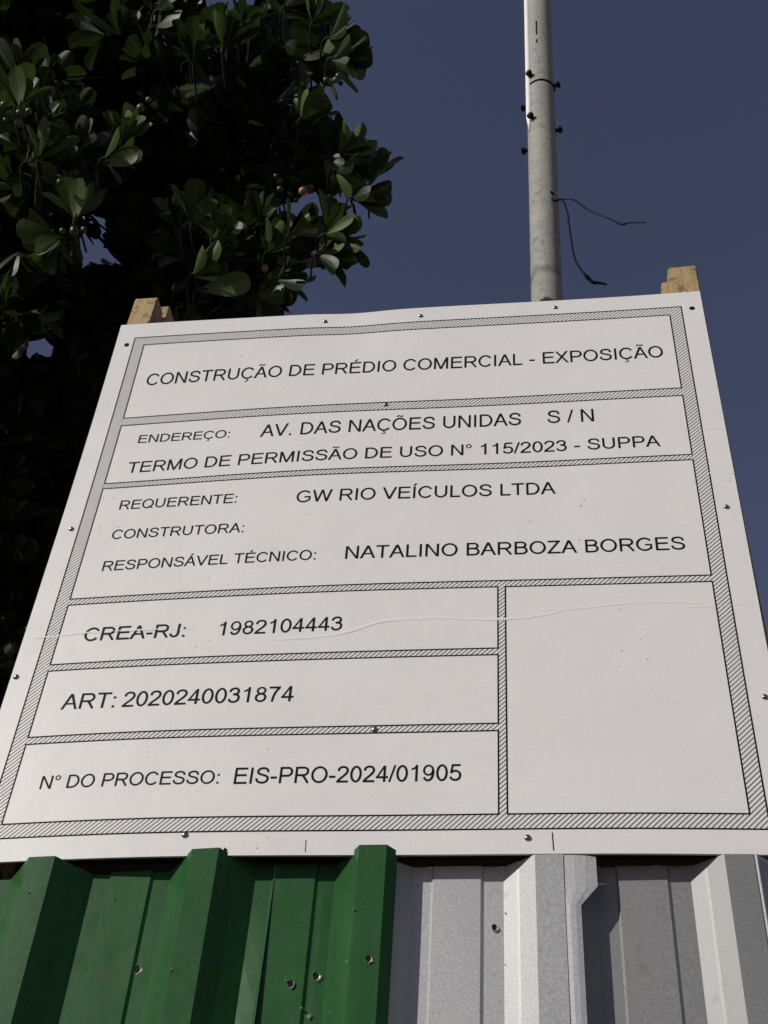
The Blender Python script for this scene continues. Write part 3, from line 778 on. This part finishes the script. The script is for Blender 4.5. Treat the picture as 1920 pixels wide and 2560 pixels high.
# large single leaves that face the viewer
BIG = [(500, 725, 3.3, 8, .125), (188, 552, 3.25, 80, .10), (52, 268, 3.3, 92, .095), (255, 410, 3.3, 12, .085)]
for px, py, dist, ang, L in BIG:
    d = nrt * math.cos(R(ang)) + nup * math.sin(R(ang)) + nfw * .25; d /= np.linalg.norm(d)
    z = -nfw + nup * .1 - nrt * .5; z -= d * (z @ d); z /= np.linalg.norm(z); x = np.cross(d, z)
    leaves.append((fnp(px, py, dist), np.stack([x, d, z], 1) * L, 0, True)); tips.append((fnp(px, py, dist), d))
keep = clear_all(leaves); leaves = [l for l, k in zip(leaves, keep) if k or l[3]]
# the 300 leaves that show largest become objects, the rest one foliage mass
C0 = np.array([l[0] + l[1][:, 1] * .5 for l in leaves]); X, Y, Z = to_px(C0)
dist = np.linalg.norm(C0 - eye, axis=1)
inside = (X > -20) & (X < 1000) & (Y > -20) & (Y < 1750) & ~((Y > 820 - .064 * (X - 300)) & (X > 300 - .31 * (Y - 815)))
order = np.argsort(dist); chosen, cell = [], {}
for i in order:
    if not inside[i]: continue
    key = (int(X[i] // 34), int(Y[i] // 34))
    if cell.get(key, 0) >= 2 and not leaves[i][3]: continue
    cell[key] = cell.get(key, 0) + 1; chosen.append(i)
    if len(chosen) >= 298: break
chosen = set(chosen)
lm, lp = [], []
for k, v in enumerate(leaf_shapes):
    me = bpy.data.meshes.new('leaf'); me.from_pydata(v.tolist(), [], LF.tolist()); me.materials.append(LEAF)
    uvl = me.uv_layers.new(name='UVMap'); idx = np.array([l.vertex_index for l in me.loops])
    uvl.data.foreach_set('uv', LUV[idx].ravel()); me.shade_smooth(); lm.append(me)
    m2 = me.copy(); m2.materials.clear(); m2.materials.append(LEAF_LIT); lp.append(m2)
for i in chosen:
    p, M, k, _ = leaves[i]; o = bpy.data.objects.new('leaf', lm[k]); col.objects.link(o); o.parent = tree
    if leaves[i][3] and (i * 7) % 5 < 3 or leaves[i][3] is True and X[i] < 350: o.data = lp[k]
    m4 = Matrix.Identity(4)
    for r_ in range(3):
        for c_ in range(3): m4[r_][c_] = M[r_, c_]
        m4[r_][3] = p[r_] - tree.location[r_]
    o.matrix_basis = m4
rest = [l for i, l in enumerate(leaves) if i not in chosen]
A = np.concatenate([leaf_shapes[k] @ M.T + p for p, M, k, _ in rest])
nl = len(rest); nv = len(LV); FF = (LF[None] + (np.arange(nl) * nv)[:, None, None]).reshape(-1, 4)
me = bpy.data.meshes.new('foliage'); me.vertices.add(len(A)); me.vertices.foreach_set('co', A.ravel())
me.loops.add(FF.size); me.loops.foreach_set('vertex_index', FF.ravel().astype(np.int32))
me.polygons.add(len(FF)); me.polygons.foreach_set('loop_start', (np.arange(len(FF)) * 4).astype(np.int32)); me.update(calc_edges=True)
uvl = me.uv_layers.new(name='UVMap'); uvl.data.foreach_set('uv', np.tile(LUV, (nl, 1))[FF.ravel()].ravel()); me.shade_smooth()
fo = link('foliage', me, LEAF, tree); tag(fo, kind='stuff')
print('leaves', len(leaves))

# trunk and limbs
trunk_top = Vector((-2.3, 4.9, 3.6))
v_, f_ = tube(smooth_path([Vector((-2.6, 5.2, -.05)), Vector((-2.55, 5.15, 1.0)), Vector((-2.4, 5.0, 2.4)), trunk_top, Vector((-2.2, 4.7, 5.0)), Vector((-2.3, 4.4, 6.4))], 6), [.24 - .0055 * k for k in range(31)], 14)
mesh('trunk', v_, f_, BARK, tree, True)
limbs = [((640, 770, 4.3), (660, 640, 4.15), (672, 520, 4.1), (640, 420, 4.2), (620, 300, 4.2)), ((690, 600, 4.0), (760, 640, 3.7), (830, 610, 3.5)), ((640, 420, 4.2), (740, 400, 3.9), (850, 400, 3.6)), ((640, 300, 4.2), (740, 180, 3.9), (830, 120, 3.6)),
         ((250, 830, 4.6), (200, 700, 4.2), (188, 600, 3.7), (186, 560, 3.4)), ((100, 620, 4.0), (95, 500, 3.6), (100, 410, 3.4)), ((350, 900, 4.6), (400, 760, 4.2), (470, 700, 3.5)), ((640, 300, 4.2), (560, 160, 3.9), (560, 120, 3.6)), ((860, 440, 3.6), (880, 490, 3.5), (900, 497, 3.45))]
for k, L in enumerate(limbs):
    P = smooth_path([far(*q) for q in L], 6); n = len(P)
    r0 = .042 if k == 0 else .011
    if k in (0, 4, 6): P = [trunk_top.lerp(P[0], t / 4) for t in range(4)] + P; n = len(P); r0 = max(r0, .022)
    v_, f_ = tube(P, [r0 * (1 - .75 * i / n) + .002 for i in range(n)], 9); mesh('limb', v_, f_, BARK, tree, True)
# stalks carrying the sprigs
for p, a_ in tips:
    q = Vector(p); d = Vector(a_).normalized()
    b = q - d * .035 + Vector((0, .08, .0))
    v_, f_ = tube(smooth_path([b, q - d * .014, q + d * .02], 4), [.003] * 9, 6); mesh('twig', v_, f_, BARK, tree, True)
# little stray twig below the last sprig
v_, f_ = tube([far(876, 500, 3.5), far(884, 515, 3.5), far(890, 548, 3.5)], [.003, .004, .003], 6); mesh('twig', v_, f_, BARK, tree, True)
# fruits
FG = m_simple('green_fruit', (.045, .062, .016), .4, .25, 60); FO = m_simple('ripe_orange_fruit', (.30, .15, .06), .45, .3, 90)
def fruit(px, py, dist, r, mat, label=None):
    bm = bmesh.new(); bmesh.ops.create_uvsphere(bm, u_segments=12, v_segments=8, radius=r)
    bmesh.ops.scale(bm, vec=(1, 1, 1.08), verts=bm.verts); bmesh.ops.translate(bm, vec=far(px, py, dist), verts=bm.verts)
    o = bm_obj('fruit', bm, mat, tree, True)
    if label: o['label'] = label
for px, py, r in ((47, 307, .0135), (25, 282, .0105), (48, 282, .0105), (10, 262, .011), (72, 278, .010), (14, 300, .008), (186, 577, .0145), (156, 577, .009), (210, 574, .010), (352, 270, .013), (385, 262, .011), (372, 250, .010), (150, 455, .010), (840, 200, .010), (846, 190, .0095), (826, 208, .010), (815, 200, .009)):
    fruit(px, py, 3.28, r * .8, FG)
for px, py, r in ((757, 478, .0145), (662, 671, .0125)): fruit(px, py, 3.5, r * .8, FO, 'ripe orange fruit')
for px, py, r in ((700, 452, .012), (690, 440, .010), (700, 473, .013), (725, 485, .011), (740, 500, .011), (852, 208, .010)): fruit(px, py, 3.6, r * .7, FG)

# ------------------------------------------------------------------ bush behind the fence, seen through the gap under the board
bush = empty('leafy_bush', (0, 2.35, 0))
tag(bush, 'yellow green bush glimpsed through the dark gap between the board and grey fence', 'bush')
BL = m_simple('yellow_green_leaf', (.34, .33, .09), .6, .6, 30)
vs, fs = [], []
r = random.Random(4)
for i in range(4200):
    th = r.uniform(0, 6.283); ph = r.uniform(-.2, 1.57); k = r.uniform(.72, 1.0)
    c = Vector((.1 + 1.15 * k * math.cos(th) * math.cos(ph), 2.35 + .38 * k * math.sin(th) * math.cos(ph), 2.05 + (.98 + .12 * noise.noise(Vector((math.cos(th) * 3, math.sin(th) * 3, 1)))) * k * math.sin(ph)))
    d = Vector((r.gauss(0, 1), r.gauss(0, 1), r.gauss(0, 1))).normalized(); e = d.orthogonal().normalized(); L = r.uniform(.025, .05)
    b = len(vs); vs += [c - d * L, c + e * L * .4, c + d * L, c - e * L * .4]; fs.append((b, b + 1, b + 2, b + 3))
o = mesh('foliage', vs, fs, BL, bush); tag(o, kind='stuff')
for k in range(7):
    x = -.8 + k * .28; v_, f_ = tube([Vector((x * .4, 2.35, 0)), Vector((x * .8, 2.33, 1.2)), Vector((x, 2.35, 2.4))], [.018, .013, .006], 7); mesh('stem', v_, f_, BARK, bush, True)
